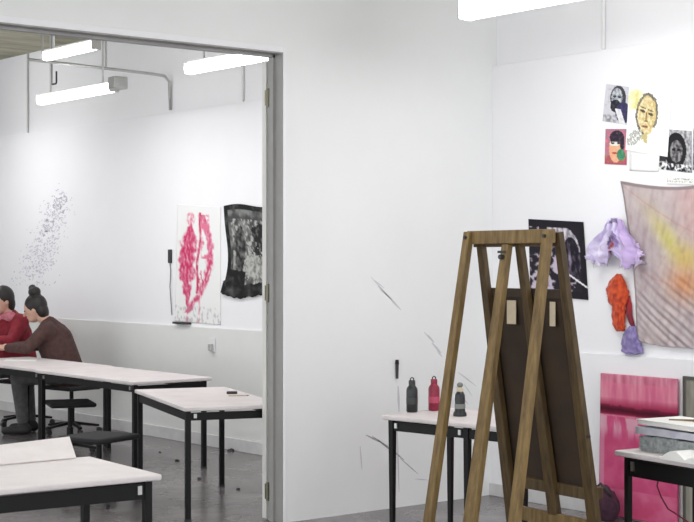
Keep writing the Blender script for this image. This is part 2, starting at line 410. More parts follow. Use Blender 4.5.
def qx(x0, y0, x1, y1, X=XP, x2=None, y2=None, x3=None, y3=None):
    """pixel corners on the wall plane; (x0,y0) top-left, (x1,y1) bottom-right"""
    if x2 is None: return [at_x(x0, y0, X), at_x(x1, y0, X), at_x(x1, y1, X), at_x(x0, y1, X)]
def q4(pts, X=XP): return [at_x(a, b, X) for a, b in pts]
def ell(u, v, cu, cv, ru, rv, rot=0):
    du, dv = u-cu, v-cv; c, s = math.cos(rot), math.sin(rot)
    return math.hypot((du*c+dv*s)/ru, (-du*s+dv*c)/rv)
W_ = (242, 241, 242)
# portrait 1: bearded figure in ink
def c_p1(u, v):
    c = (206, 204, 210); n = fbm(u*9, v*12, 1)
    if ell(u, v, .55, .33, .33, .33) < 1: c = (60, 58, 66)
    if ell(u, v, .5, .32, .23, .25) < 1: c = mix((205, 205, 206), (120, 128, 140), .5+n)
    if ell(u, v, .4, .3, .07, .03) < 1 or ell(u, v, .6, .3, .07, .03) < 1: c = (50, 50, 60)
    if ell(u, v, .47, .55, .22, .17) < 1: c = (38, 38, 44)
    if ell(u, v, .8, .7, .32, .28) < 1: c = mix((70, 66, 110), (40, 38, 60), n+.5)
    if v > .62 and abs((u-.62)-(v-.7)*.6) < .12: c = (225, 222, 224)
    if v > .8 and u < .55: c = mix((200, 198, 202), (120, 118, 122), n+.4)
    return mix(c, (150, 150, 156), max(0, n)*.4)
sheet('portrait_print', q4([(607, 84), (630, 87), (628, 125), (603, 121)]), 44, 64, c_p1, 'ink portrait of a bearded head, upper left of the pinned portraits', 'portrait', group='portraits pinned on the right wall')
def c_p2(u, v):
    n = fbm(u*8, v*10, 3); c = mix((226, 120, 130), (150, 110, 130), n+.4 + (1-v)*.3)
    if v > .75: c = mix((190, 80, 120), (150, 100, 60), n+.5)
    if ell(u, v, .5, .55, .3, .4) < 1: c = (225, 170, 135)
    if ell(u, v, .55, .24, .34, .2) < 1 or ell(u, v, .8, .4, .1, .25) < 1: c = (48, 38, 52)
    if ell(u, v, .45, .42, .24, .06) < 1: c = (222, 224, 210)
    if ell(u, v, .36, .4, .09, .025) < 1 or ell(u, v, .64, .4, .09, .025) < 1: c = (50, 50, 60)
    if ell(u, v, .75, .72, .2, .16) < 1: c = (60, 130, 96)
    if ell(u, v, .45, .68, .12, .03) < 1: c = (190, 60, 60)
    return mix(c, (235, 220, 210), max(0, n)*.35)
sheet('portrait_print', q4([(606, 129), (627, 129), (627, 165), (605, 164)]), 42, 62, c_p2, 'small colourful portrait with green and red patches, below the bearded one', 'portrait', group='portraits pinned on the right wall')
def c_p3(u, v):
    n = fbm(u*8, v*9, 5); n2 = fbm(u*22, v*24, 6); c = (241, 242, 239)
    if ell(u, v, .2, .27, .2, .15) < 1+n*.3: c = mix((222, 212, 140), (240, 238, 200), n+.5)
    e = ell(u, v, .46, .45, .235, .29, .22) + n*.08
    if e < 1: c = mix((198, 172, 112), (232, 220, 180), n2+.55-(u-.46))
    if abs(e-1) < .085+n2*.08 and not (v > .62 and u > .42): c = mix((88, 84, 78), (150, 140, 120), n2+.4)
    for a, b_ in ((.36, .41), (.55, .44)):
        if ell(u, v, a, b_, .065, .02, .15) < 1: c = (84, 76, 64)
        if ell(u, v, a, b_-.05, .08, .01, .15) < 1: c = (110, 98, 78)
    if abs(u-.45+(v-.45)*.1) < .014 and .42 < v < .54 or ell(u, v, .45, .55, .05, .012) < 1: c = (134, 104, 70)
    if ell(u, v, .43, .625, .085, .014) < 1: c = (140, 92, 72)
    if ell(u, v, .2, .8, .2, .1, -.5) < 1 and n2 > -.1: c = mix((110, 110, 104), (215, 214, 205), n2+.4)
    if ell(u, v, .47, .79, .12, .07) < 1 and n > -.1: c = (196, 182, 130)
    return c
sheet('portrait_drawing', q4([(630, 80), (673, 86), (668, 157), (626, 150)]), 66, 96, c_p3, 'large loose sheet with an ochre line drawing of a head in a yellow hat', 'portrait', group='portraits pinned on the right wall', off=.0055)
def c_p4(u, v):
    n = fbm(u*12, v*11, 7); c = mix((196, 194, 196), (110, 108, 112), n+.45)
    if ell(u, v, .5, .5, .34, .44) < 1: c = (34, 32, 36)
    if ell(u, v, .52, .52, .2, .27) < 1: c = mix((150, 146, 148), (60, 58, 62), n+.5)
    if ell(u, v, .44, .48, .06, .03) < 1 or ell(u, v, .6, .48, .06, .03) < 1: c = (24, 24, 26)
    if u < .22 and .45 < v < .8: c = (52, 50, 54)
    if v > .82: c = mix((235, 235, 235), (40, 40, 44), .5+n*2)
    return c
sheet('portrait_print', q4([(662, 129), (692, 131), (692, 173), (659, 169)]), 54, 66, c_p4, 'black and white portrait of a dark haired head, right of the yellow hat drawing', 'portrait', group='portraits pinned on the right wall')
sheet('portrait_print', q4([(694, 128), (722, 129), (722, 171), (693, 170)]), 20, 30, lambda u, v: mix((70, 70, 74), (190, 188, 190), .5+fbm(u*8, v*8, 9)), 'dark print cut by the right picture edge beside the black and white portrait', 'print')
sheet('blank_sheet', q4([(630, 152), (660, 154), (659, 172), (630, 171)]), 8, 8, lambda u, v: (236, 235, 232), 'small blank off-white sheet tucked under the yellow hat drawing', 'paper')
sheet('caption_note', q4([(668, 176), (696, 177), (696, 185), (667, 184)]), 30, 10, lambda u, v: (236, 234, 230) if not (.2 < v < .8 and fbm(u*30, v*4, 2) > .05) else (170, 168, 164), 'small pale note pinned above the large hanging cloth', 'paper')
# black print behind the easel
def c_bp(u, v):
    n = fbm(u*7, v*9, 11); n2 = fbm(u*16, v*7, 12)
    c = (36, 33, 40)
    if .3 < v < .92 or u < .2:
        c = mix((40, 36, 44), (196, 184, 200), sst(.02, .3, n+.08*math.sin(u*20)))
    if ell(u, v, .62, .22, .3, .16, .5) < 1: c = mix((220, 214, 222), (90, 84, 96), n2+.3)
    if ell(u, v, .75, .5, .16, .3) < 1: c = mix((34, 30, 40), (150, 138, 160), n2+.1)
    if v < .1 or v > .9 or u > .9: c = (34, 31, 38)
    if abs((v-.62)-(u-.55)*.5) < .012 and u > .5: c = (235, 232, 235)
    return c
sheet('black_print', q4([(529, 219), (584, 222), (589, 300), (531, 295)]), 60, 80, c_bp, 'black and grey figure print pinned behind the top of the easel', 'print', off=.006)
# large sheer cloth
def c_cloth(u, v):
    n = fbm(u*3, v*3, 21); c = mix((192, 176, 180), (205, 190, 188), n+.5)
    c = mix(c, (206, 166, 162), sst(.3, .6, u)*sst(.6, .1, v)*.8)
    c = mix(c, (212, 202, 124), math.exp(-((u-.34)**2/.02+(v-.34-(u-.34)*.9)**2/.010)))
    c = mix(c, (222, 196, 110), .8*math.exp(-((u-.47)**2/.01+(v-.44)**2/.006)))
    c = mix(c, (218, 150, 104), .9*math.exp(-((u-.45)**2/.022+(v-.60)**2/.012)))
    for a, b, k in ((.38, .36, -.9), (.45, .25, .6), (.1, .55, .4)):
        d = abs((v-b)-(u-a)*(k-.1)+.02*n)
        if d < .006: c = mix(c, (200, 140, 130), .35)
    s = (v-.55)*1.6-(u*.9)
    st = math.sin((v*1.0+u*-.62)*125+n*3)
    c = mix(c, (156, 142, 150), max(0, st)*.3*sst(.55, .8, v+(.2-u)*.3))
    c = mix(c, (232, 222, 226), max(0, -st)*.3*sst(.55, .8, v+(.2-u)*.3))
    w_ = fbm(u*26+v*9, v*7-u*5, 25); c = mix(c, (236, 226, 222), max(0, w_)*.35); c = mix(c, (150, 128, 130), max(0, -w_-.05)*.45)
    if v < .02 or u < .015: c = (150, 134, 134)
    return c
def e_cloth(u, v):
    return u + .05*(1-u)*math.sin(v*math.pi)*1.1 + .10*(1-u)*v*v, v + .035*math.sin(min(1, u*1.2)*math.pi)*(1-v)*1.2 + .01*math.sin(u*9)*v
def d_cloth(u, v): return .012+(.005*math.sin((v-u*.62)*110)+.004*math.sin((v-u*.5)*61))*sst(.45, .8, v)*sst(0, .1, u) + .006*fbm(u*6, v*6, 2) + .02*math.sin(u*math.pi)*math.sin(v*math.pi)
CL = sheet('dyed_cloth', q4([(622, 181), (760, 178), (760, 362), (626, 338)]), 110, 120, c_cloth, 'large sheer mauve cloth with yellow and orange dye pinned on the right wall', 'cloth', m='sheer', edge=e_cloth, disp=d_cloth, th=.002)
# lilac gauze, orange and purple bundles
def gauze():
    bm = bmesh.new(); cl = bm.loops.layers.float_color.new('Col'); top = at_x(620, 221); rows = []; cc = {}
    NU, NV = 60, 36; s = 1/150
    for j in range(NV+1):
        v = j/NV; row = []
        for i in range(NU+1):
            u = i/NU*2-1
            wl = .055+.19*sst(-.1, .7, v); x = u*wl
            dz = -v*(.385-.10*abs(u)**1.5*0 - .07*abs(u)) + .03*abs(u)*v - (.05*(u > .2)*v*sst(.2, 1, u))
            if v < .12: dz += .02*(1-u*u)
            gapc = .10*math.exp(-(u/.16)**2)*v                       # split in the middle
            h = .03+.025*math.sin(u*14+v*3)*(.3+v)+.02*fbm(u*5, v*5, 31)+.03*(1-u*u)
            p = Vector((XP-.012-max(0, h), top.y - x*1.05 + .015*fbm(u*4, v*6, 8), top.z+dz+gapc + .012*fbm(u*9, v*3, 5)*v))
            vt = bm.verts.new(p-top); row.append(vt)
            n = fbm(u*5, v*7, 33); c = mix((196, 180, 222), (226, 218, 240), n+.5+(.2 if u < -.3 else -.1))
            if ell(u, v, -.05, .42, .22, .22) < 1: c = mix((90, 74, 110), (160, 140, 190), n+.5)
            if ell(u, v, -.08, .56, .13, .12) < 1: c = (150, 60, 56)
            if ell(u, v, .0, .06, .5, .05) < 1: c = (140, 128, 160)
            if u > .3: c = mix(c, (186, 156, 206), .6)
            if u > .6 and v > .75: c = mix(c, (150, 140, 150), .7)
            cc[vt] = lin(c)
        rows.append(row)
    for j in range(NV):
        for i in range(NU):
            u = (i+.5)/NU*2-1; v = (j+.5)/NV
            if v > .86+.14*fbm(u*7, 0, 3) or (abs(u) > .93+.1*fbm(v*9, 1, 3)): continue
            if abs(u-.0) < .1*sst(.6, 1, v) : continue
            f = bm.faces.new((rows[j][i], rows[j+1][i], rows[j+1][i+1], rows[j][i+1])); f.smooth = True
            for l in f.loops: l[cl] = cc[l.vert]+(1,)
    for v in [v for v in bm.verts if not v.link_faces]: bm.verts.remove(v)
    o = link('lilac_gauze', bm, M['cloth'], loc=top, recalc=False)
    s = o.modifiers.new('thickness', 'SOLIDIFY'); s.thickness = .0015
    return tag(o, 'crumpled lilac gauze pinned in a flared tuft left of the large mauve cloth', 'cloth')
gauze()
def bundle(name, x, y, outline, colf, label, depth=.035, seed=1):
    """stuffed cloth bundle on the wall: outline = list of (dx, dy, half-width) in pixels going down"""
    bm = bmesh.new(); cl = bm.loops.layers.float_color.new('Col'); o0 = at_x(x, y); rings = []; cc = {}
    n = 28; K = len(outline); fine = []
    for k in range((K-1)*5+1):
        t = k/5; i = min(int(t), K-2); f = t-i; a, b = outline[i], outline[i+1]
        fine.append(tuple(a[q]+(b[q]-a[q])*f for q in range(3)))
    for k, (dx, dy, w) in enumerate(fine):
        c = at_x(x+dx, y+dy); r = []
        yl = at_x(x+dx+w, y+dy).y - c.y
        for i in range(n):
            a = i*2*math.pi/n; nz = noise.noise(Vector((math.cos(a)*3, math.sin(a)*3, k*.35+seed*9)))
            kk = 1+.25*nz
            p = Vector((XP-.006-depth*.5*min(1, w/6)*(1+math.sin(a)*kk), c.y+yl*math.cos(a)*kk, c.z+.008*nz))
            vt = bm.verts.new(p-o0); r.append(vt); cc[vt] = lin(colf(k/len(fine), nz))
        rings.append(r)
    for a, b in zip(rings, rings[1:]):
        for i in range(n):
            f = bm.faces.new((a[i], a[(i+1) % n], b[(i+1) % n], b[i])); f.smooth = True
    bm.faces.new(rings[0][::-1]); bm.faces.new(rings[-1])
    for f in bm.faces:
        for l in f.loops: l[cl] = cc[l.vert]+(1,)
    return tag(link(name, bm, M['cloth'], loc=o0), label, 'cloth')
bundle('orange_cloth', 620, 274, [(0, 0, 2), (0, 5, 6), (-1, 12, 9.5), (0, 20, 11), (0, 28, 9.5), (1, 33, 6.5), (1, 40, 6.5), (1, 50, 6), (2, 55, 5), (2, 57, 4)],
       lambda t, n: mix((214, 88, 44), (160, 48, 30), .5+n*1.2), 'bunched orange cloth hanging directly under the lilac gauze', seed=2)
bundle('red_cloth_strip', 629, 296, [(0, 0, 2), (1, 10, 3), (1.5, 20, 3), (4, 28, 2.5), (8, 36, 2), (13, 43, 2)],
       lambda t, n: mix((176, 48, 54), (70, 30, 50), t*1.1+n*.4), 'twisted dark red cloth strip between the orange cloth and the mauve cloth', depth=.02, seed=4)
bundle('violet_cloth', 634, 326, [(0, 0, 3), (-1, 6, 6), (-1, 14, 8), (0, 20, 10), (1, 26, 11), (0, 28, 6)],
       lambda t, n: mix((154, 140, 190), (110, 98, 146), .5+n*1.3), 'knotted violet cloth scrap at the lower corner of the mauve cloth', seed=6)
# pink painting, grey painting on the lower wall (standing on the floor, leaning)
def c_pk(u, v):
    n = fbm(u*5, v*8, 41); n2 = fbm(u*14, v*3, 42)
    c = mix((208, 104, 138), (222, 140, 160), n2+.5)
    if v < .06: c = mix((190, 96, 124), (220, 150, 168), n2+.5)
    if .17 < v <= .29: c = mix(c, (160, 44, 80), sst(.15, .24, v))
    d = abs(v-(.245+u*.02)+n*.01)
    if d < .03: c = mix((74, 16, 36), c, d/.03*.6)
    if v > .29+u*.03:
        c = mix((210, 92, 134), (196, 74, 118), n+.5)
        if v < .48: c = mix(c, (218, 160, 180), sst(.0, .3, fbm(u*11, v*2.2, 44)+.15)*sst(.48, .36, v))
    if v > .8: c = mix((202, 76, 118), (210, 106, 142), n+.5)
    if u < .06 and v > .3: c = mix(c, (216, 170, 186), .5)
    return c
LP_ = [(602, 373), (678, 379), (678, 519), (600, 508)]
def lean(pts, x_top=XL-.02, x_bot=XL-.035):
    return [at_x(*pts[0], x_top), at_x(*pts[1], x_top), Vector((*at_x(*pts[2], x_bot).xy, .012)), Vector((*at_x(*pts[3], x_bot).xy, .012))]
PK = sheet('pink_painting', lean(LP_), 70, 110, c_pk, 'tall unframed magenta and pink painting leaning against the lower right wall', 'painting', th=.02)
GP = sheet('grey_painting', lean([(684, 376), (740, 381), (740, 520), (684, 514)]), 40, 60, lambda u, v: mix((122, 118, 108), (160, 156, 146), fbm(u*10, v*3, 51)+.5) if u > .06 and v > .03 else (84, 82, 78), 'grey streaked painting at the right edge beside the pink painting', 'painting', th=.02)
# plum cloth heap beside pink painting
hp = at_x(608, 508, XL-.16); base = Vector((XL-.16, at_x(606, 500, XL-.16).y, 0))
bg = thing('canvas_bag', 'dark plum slumped bag on the floor against the pink painting', 'bag', base)
bm = bmesh.new(); bmesh.ops.create_icosphere(bm, subdivisions=4, radius=.1)
for v in bm.verts:
    n = noise.noise(v.co*9)+.5*noise.noise(v.co*22); v.co *= 1+.25*n; v.co.x *= .7; v.co.z = v.co.z*1.2+.11; v.co.z = max(0, v.co.z)
link('body', bm, M['purpled'], bg, smooth=True)
obj('strap', MB().tube([(-.03, -.07, .17), (-.05, -.04, .22), (-.04, .01, .245), (-.03, .05, .22), (-.02, .07, .16)], .009, 8), M['dark'], bg, smooth=True)
# ------------------------------------------------------------------ paper stack on the right table
def blockmesh(L, W, Hh, seed, amp, cuts=14):
    bm = bmesh.new(); bmesh.ops.create_cube(bm, size=1)
    for v in bm.verts: v.co = Vector((v.co.x*L, v.co.y*W, v.co.z*Hh))
    bmesh.ops.subdivide_edges(bm, edges=bm.edges, cuts=cuts, use_grid_fill=True)
    for v in bm.verts:
        n = noise.noise_vector(v.co*14+Vector((seed, 0, 0)))*amp + noise.noise_vector(v.co*40+Vector((seed, 3, 0)))*amp*.4
        v.co += n
        v.co.z += Hh/2
        v.co.z = max(v.co.z, 0.0)
    return bm
rot = th2-R(90)
s0 = at_z(629, 449, .75) + ux2*.15 + uy2*.30
p1 = link('wrapped_package', blockmesh(.5, .26, .075, 3, .012), M['plastic'], loc=(s0.x, s0.y, .7505), smooth=True); p1.rotation_euler.z = rot
tag(p1, 'crinkled clear plastic wrapped package at the bottom of the pile on the right table', 'package')
p2 = link('grey_card_folder', blockmesh(.5, .29, .035, 8, .005), M['lav'], loc=(s0.x, s0.y, .835), smooth=True); p2.rotation_euler.z = rot+.04
tag(p2, 'lavender grey card folder lying on the plastic wrapped package', 'folder')
sp = thing('sketch_pad', 'white sketch pad topmost on the pile at the right edge', 'sketch pad', (s0.x, s0.y, .878), rot-.03)
obj('pages', MB().box((0, 0, .012), (.5, .28, .022)), M['paper'], sp, bevel=.003)
obj('cover', MB().box((0, 0, .0255), (.51, .29, .003)), M['paper'], sp)
pb = thing('paint_brush', 'thin brush lying on top of the white sketch pad', 'brush', (s0.x+.02, s0.y-.0, .912), rot+.7)
obj('handle', MB().tube([(-.13, 0, 0), (.02, 0, 0), (.06, 0, 0)], [.003, .006, .004], 8), M['wood'], pb)
obj('bristles', MB().tube([(.06, 0, 0), (.085, 0, 0), (.105, 0, 0)], [.004, .006, .001], 8), M['dark'], pb)
# open book with curved page at the near front
ob = at_z(694, 462, .752)
bk = thing('open_book', 'open white book with a curling page on the right table before the pile', 'book', (ob.x, ob.y, .751), rot)
bm = bmesh.new(); pr = []
for i in range(25):
    t = i/24; x = (t-.5)*.34; z = .012+.035*math.sin(min(1, abs(t-.5)*2.2)*math.pi)*(1 if t < .5 else .6)
    pr.append([bm.verts.new((x, y, zz)) for y, zz in ((-.06, z), (.06, z), (.06, 0), (-.06, 0))])
for a, b in zip(pr, pr[1:]):
    for k in range(4): bm.faces.new((a[k], a[(k+1) % 4], b[(k+1) % 4], b[k]))
bm.faces.new(pr[0]); bm.faces.new(pr[-1][::-1])
link('pages', bm, M['paper'], bk, smooth=False)
# red cable hanging from right table
c0_ = at_z(656, 470, .66); cbp = [c0_+ux2*.03]
for a, b, z in ((657, 486, .58), (661, 497, .5), (668, 509, .4), (676, 514, .36), (688, 522, .3), (700, 535, .2)):
    q = at_x(a, b, c0_.x+.03); cbp.append(q)
c1_ = cbp[-1]; cbp.append(Vector((c1_.x, c1_.y-.1, .02))); cbp.append(Vector((c1_.x, c1_.y-.4, .008)))
tag(obj('cable', MB().tube([q-c0_ for q in cbp], .004, 8), M['cable'], loc=c0_, smooth=True), 'thin dark red cable trailing down from under the right table', 'cable')
# ------------------------------------------------------------------ far room wall pieces
def c_fig(u, v):
    u -= .05; n = fbm(u*9, v*14, 61); n2 = fbm(u*26, v*22, 62); c = (236, 236, 235)
    def put(col, t):
        nonlocal c
        c = mix(c, col, max(0, min(1, t)))
    cu = .30 - .10*math.sin((v-.1)*3.2); w = .19*sst(.12, .3, v)*sst(.97, .5, v)
    if w > .01: put((200, 50, 96), sst(1.1, .5, abs(u-cu)/w + n*.6)*(.85+n2*.6))          # left body
    w2 = .06+.03*n
    cr = .72 - .55*(v-.42)**2*3 ; 
    if .08 < v < .92: put((206, 70, 112), sst(w2*1.6, w2*.5, abs(u-cr+(v > .55)*(v-.55)*.25))*(.8+n2))   # right contour
    cl = .50 - .12*(v-.1)
    if .06 < v < .75: put((196, 52, 92), sst(.035, .015, abs(u-cl+.02*math.sin(v*16)))*(.8+n2))
    if .06 < v < .45: put((222, 120, 150), sst(.13, .06, abs(u-.58-.1*v))*sst(-.1, .3, n))
    put((222, 120, 146), sst(.12, .08, math.hypot(u-.27, (v-.12)*1.8))*(.5+n2))
    put((204, 60, 100), sst(.09, .05, math.hypot(u-.5, (v-.62)*1.6))*sst(0, .2, n2))
    if v > .55: put((214, 110, 140), sst(.03, .01, abs(u-.2-.05*math.sin(v*9)))*(.6+n2)); put((212, 120, 146), sst(.022, .01, abs(u-.52+.1*(v-.6)))*(.6+n2))
    if v > .86: put((170, 160, 168), sst(.1, .4, n2)*.5)
    return c
sheet('figure_drawing', q4([(178, 204), (221, 207), (221, 325), (175, 321)]), 60, 110, c_fig, 'pink and crimson standing figure painted on pale paper in the far room', 'drawing')
def c_bw(u, v):
    n = fbm(u*7, v*9, 71); n2 = fbm(u*18, v*18, 72)
    c = mix((130, 130, 128), (70, 70, 70), n*1.4+.5)
    if .15 < v < .75 and .12 < u < .9: c = mix(c, (176, 176, 172), sst(-.1, .4, n2+.2*n))
    if ell(u, v, .72, .38, .17, .2)+n < 1 or ell(u, v, .78, .55, .14, .2)+n2*.6 < 1: c = mix((34, 34, 34), (110, 110, 108), n2*1.5)
    if ell(u, v, .62, .68, .22, .14)+n2 < 1: c = mix((182, 182, 178), (90, 90, 88), n2+.3)
    if ell(u, v, .28, .5, .1, .28, .15) < 1: c = mix((40, 40, 40), (120, 120, 118), n2+.4)
    if u < .07 or v < .06 or v > .86 or (v > .7 and u < .4): c = mix((26, 26, 26), (90, 90, 90), n+.2)
    return c
def e_bw(u, v): return u + .07*(1-u)*math.sin(v*math.pi)*1.2 - .03*(1-u)*(v > .85), v - .02*math.sin(u*6)*(1-v) + (.05*math.sin(u*5+.4)+.02*fbm(u*9, 0, 3))*v
sheet('ink_poster', q4([(225, 206), (276, 205), (277, 302), (224, 291)]), 60, 80, c_bw, 'black and white ink poster with torn edges hanging beside the door jamb', 'poster', edge=e_bw, disp=lambda u, v: .01+.012*math.sin(v*7)*(1-u), th=.002)
hs = at_x(171, 250)
hg = thing('hanging_clip', 'small black clip with a dark dangling cord left of the pink figure', 'clip', hs)
obj('clip_body', MB().box((-.012, 0, -.06), (.02, .05, .13)), M['dark'], hg, bevel=.004)
obj('cord', MB().tube([(-.012, 0, -.12), (-.01, -.01, -.2), (-.012, .0, -.35), (-.01, -.03, -.62)], .005, 6), M['char'], hg)
sb = at_x(184, 323)
tag(obj('wall_ledge', MB().box((-.02, 0, 0), (.05, .26, .02)), M['dark'], loc=(XP-.005, sb.y, sb.z), bevel=.003), 'short dark ledge on the wall under the pink figure drawing', 'ledge')
so = at_x(213, 345, XL)
sk = thing('wall_socket', 'small grey white socket on the lower wall right of the dark ledge', 'socket', (XL, so.y, so.z))
obj('plate', MB().box((-.006, 0, 0), (.012, .09, .13)), M['whitec'], sk, bevel=.003)
obj('plug', MB().box((-.025, 0, -.02), (.03, .05, .06)), M['steelg'], sk, bevel=.004)
def strokes(name, segs, m, label, plane, th=.0012, n=(-1, 0, 0)):
    mb = MB(); o0 = plane(*segs[0][0]); nv = Vector(n)
    for a, b, w in segs:
        A, Bb = plane(*a)-o0, plane(*b)-o0; d = (Bb-A).normalized(); s = d.cross(nv)*w/2
        mb.poly([A-s*.4, A+s*.4, A.lerp(Bb, .5)+s, Bb+s*.3, Bb-s*.3, A.lerp(Bb, .5)-s], nv, th)
    return tag(obj(name, mb, m, loc=o0), label, 'wall drawing')
rn = random.Random(3); segs = []
for k in range(620):
    t = rn.random(); cx = 62-30*t + 0*t; cy = 195+85*t
    x = cx + rn.gauss(0, 6+7*t*.5); y = cy + rn.gauss(0, 6)
    a = rn.uniform(0, math.pi*2); l = rn.uniform(.8, 3)
    segs.append(((x, y), (x+math.cos(a)*l, y+math.sin(a)*l), rn.uniform(.006, .02)))
strokes('wall_drawing', segs, M['lilacm'], 'faint lilac grey branch of blossom drawn on the far wall above the seated people', lambda a, b: at_x(a, b, XP))
segs = []
for k in range(40):
    x, y = rn.gauss(-1, 3), rn.gauss(230, 8); a = rn.uniform(0, 6); segs.append(((x, y), (x+2*math.cos(a), y+2*math.sin(a)), .02))
# charcoal marks on the partition
PY = lambda a, b: at_y(a, b, YP)
NP = (0, -1, 0)
segs = [((371, 277), (388, 296), .006), ((378, 286), (392, 300), .012), ((388, 296), (401, 310), .014), ((374, 280), (384, 288), .008), ((380, 290), (392, 299), .006)]
strokes('wall_scribble', segs, M['charf'], 'faint diagonal charcoal scribble highest on the partition left of the easel', PY, n=NP)
strokes('wall_scribble', [((424, 332), (434, 343), .01), ((432, 343), (441, 353), .018), ((437, 350), (442, 357), .012), ((428, 335), (434, 342), .01)], M['charf'], 'short diagonal charcoal scribble close left of the easel leg', PY, n=NP)
strokes('wall_scribble', [((366, 435), (382, 443), .013), ((378, 440), (396, 454), .014), ((392, 450), (404, 460), .012), ((400, 458), (418, 474), .008), ((372, 436), (388, 447), .008)], M['char2'], 'dark charcoal twig line drawn low on the partition behind the bottle table leg', PY, n=NP)
strokes('wall_scribble', [((415, 479), (428, 480), .008)], M['charf'], 'short level grey dash on the partition below the bottle table', PY, n=NP)
strokes('wall_scribble', [((398, 386), (399, 412), .02), ((397, 428), (399, 492), .012), ((360, 446), (362, 470), .01)], M['charf'], 'thin vertical grey drip lines on the partition above and below the bottle table', PY, n=NP)
strokes('wall_scribble', [((458, 372), (476, 386), .01), ((464, 384), (472, 396), .008), ((462, 398), (468, 404), .008)], M['charf'], 'small crossed charcoal strokes behind the ball stopper bottle', PY, n=NP)
pn = at_y(396, 364)
pe = thing('hanging_marker', 'short dark marker hung on the partition above the black flask bottle', 'marker', (pn.x, YP, pn.z))
obj('barrel', MB().tube([(0, -.012, 0), (0, -.012, -.1)], [.012, .009], 8), M['dark'], pe)
obj('cap', MB().tube([(0, -.012, .0), (0, -.012, .03)], [.014, .011], 8), M['black'], pe)
# ------------------------------------------------------------------ things on far / near tables
e0 = at_z(232, 393, .757)
tag(obj('eraser', MB().box((0, 0, .009), (.075, .035, .018)), M['dark'], loc=(e0.x, e0.y, .751), bevel=.003), 'dark eraser block on the table beside the door jamb', 'eraser').rotation_euler.z = R(-40)
e1 = at_z(238.5, 395.5, .755)
pc = thing('pencil', 'pale pencil lying right of the dark eraser', 'pencil', (e1.x, e1.y, .7545), R(-25))
obj('shaft', MB().tube([(-.07, 0, 0), (.06, 0, 0)], .004, 6), M['cream'], pc); obj('tip', MB().tube([(.06, 0, 0), (.078, 0, 0)], [.004, .0006], 6), M['dark'], pc)
# white board propped on the foreground table
bl = thing('white_board_panel', 'plain white board propped up along the back edge of the foreground table', 'board', (3.13, 6.44, .75))
Pn = MB(); a = Vector((-.55, 0, .002)); b = Vector((.355, .0, .002)); c = Vector((.48, .30, .065)); d = Vector((-.55, .30, .03))
nn2 = (b-a).cross(c-a).normalized(); Pn.poly([a, b, c, d], nn2, .006); obj('panel', Pn, M['top'], bl, bevel=.001)
obj('prop', MB().box((.1, .045, .002), (.3, .02, .004)), M['wood'], bl)
pp = at_z(8, 357, .752); 
tag(obj('paper_sheet', MB().box((0, 0, .001), (.42, .3, .002)), M['paper'], loc=(6.55, 13.2, .7505)), 'loose white paper sheet in front of the person in the brown jacket', 'paper').rotation_euler.z = R(60)
tag(obj('ink_pot', MB().lathe([(.03, 0), (.032, .01), (.032, .035), (.02, .045)], n=14), M['dark'], loc=(6.35, 13.33, .7505)), 'small dark pot on the table beside the loose paper sheet', 'pot')
# ------------------------------------------------------------------ swivel chairs
def chair(label, loc, rz, back=True):
    t = thing('swivel_chair', label, 'chair', loc, rz, 'black chairs at the far tables')
    obj('seat', MB().box((0, 0, .455), (.45, .40, .04)), M['fabricb'], t, bevel=.025)
    obj('gas_post', MB().tube([(0, 0, .09), (0, 0, .25), (0, 0, .25), (0, 0, .42)], [.03, .03, .02, .02], 12), M['black'], t)
    for k in range(5):
        a = k*2*math.pi/5+.3; l = obj('base_arm', MB().bar((0, 0, .11), (.27*math.cos(a), .27*math.sin(a), .075), .03, .04, None, .02, .025), M['black'], t)
        obj('caster', MB().tube([(.27*math.cos(a)-.012*math.sin(a), .27*math.sin(a)+.012*math.cos(a), .03), (.27*math.cos(a)+.012*math.sin(a), .27*math.sin(a)-.012*math.cos(a), .03)], .029, 14), M['dark'], l)
    if back:
        obj('backrest', MB().box((0, -.22, .68), (.4, .05, .24), Matrix.Rotation(-.12, 3, 'X')), M['fabricb'], t, bevel=.02)
        obj('back_support', MB().tube([(0, -.1, .42), (0, -.22, .44), (0, -.25, .6)], .014, 8), M['black'], t)
    return t
c1 = at_z(99, 434, .48)
chair('black swivel stool standing alone left of the turned white tables', (c1.x, c1.y, 0), R(20), back=False)
chair('black swivel chair pushed under the long white table near the person in brown', (6.3, 11.75, 0), R(70), back=False)
ck = chair('black swivel stool the person in the brown jacket sits on', (7.12, 13.25, 0), R(100), back=False)
cq = chair('black swivel stool the person in the crimson top sits on', (7.1, 14.2, 0), R(100), back=False)
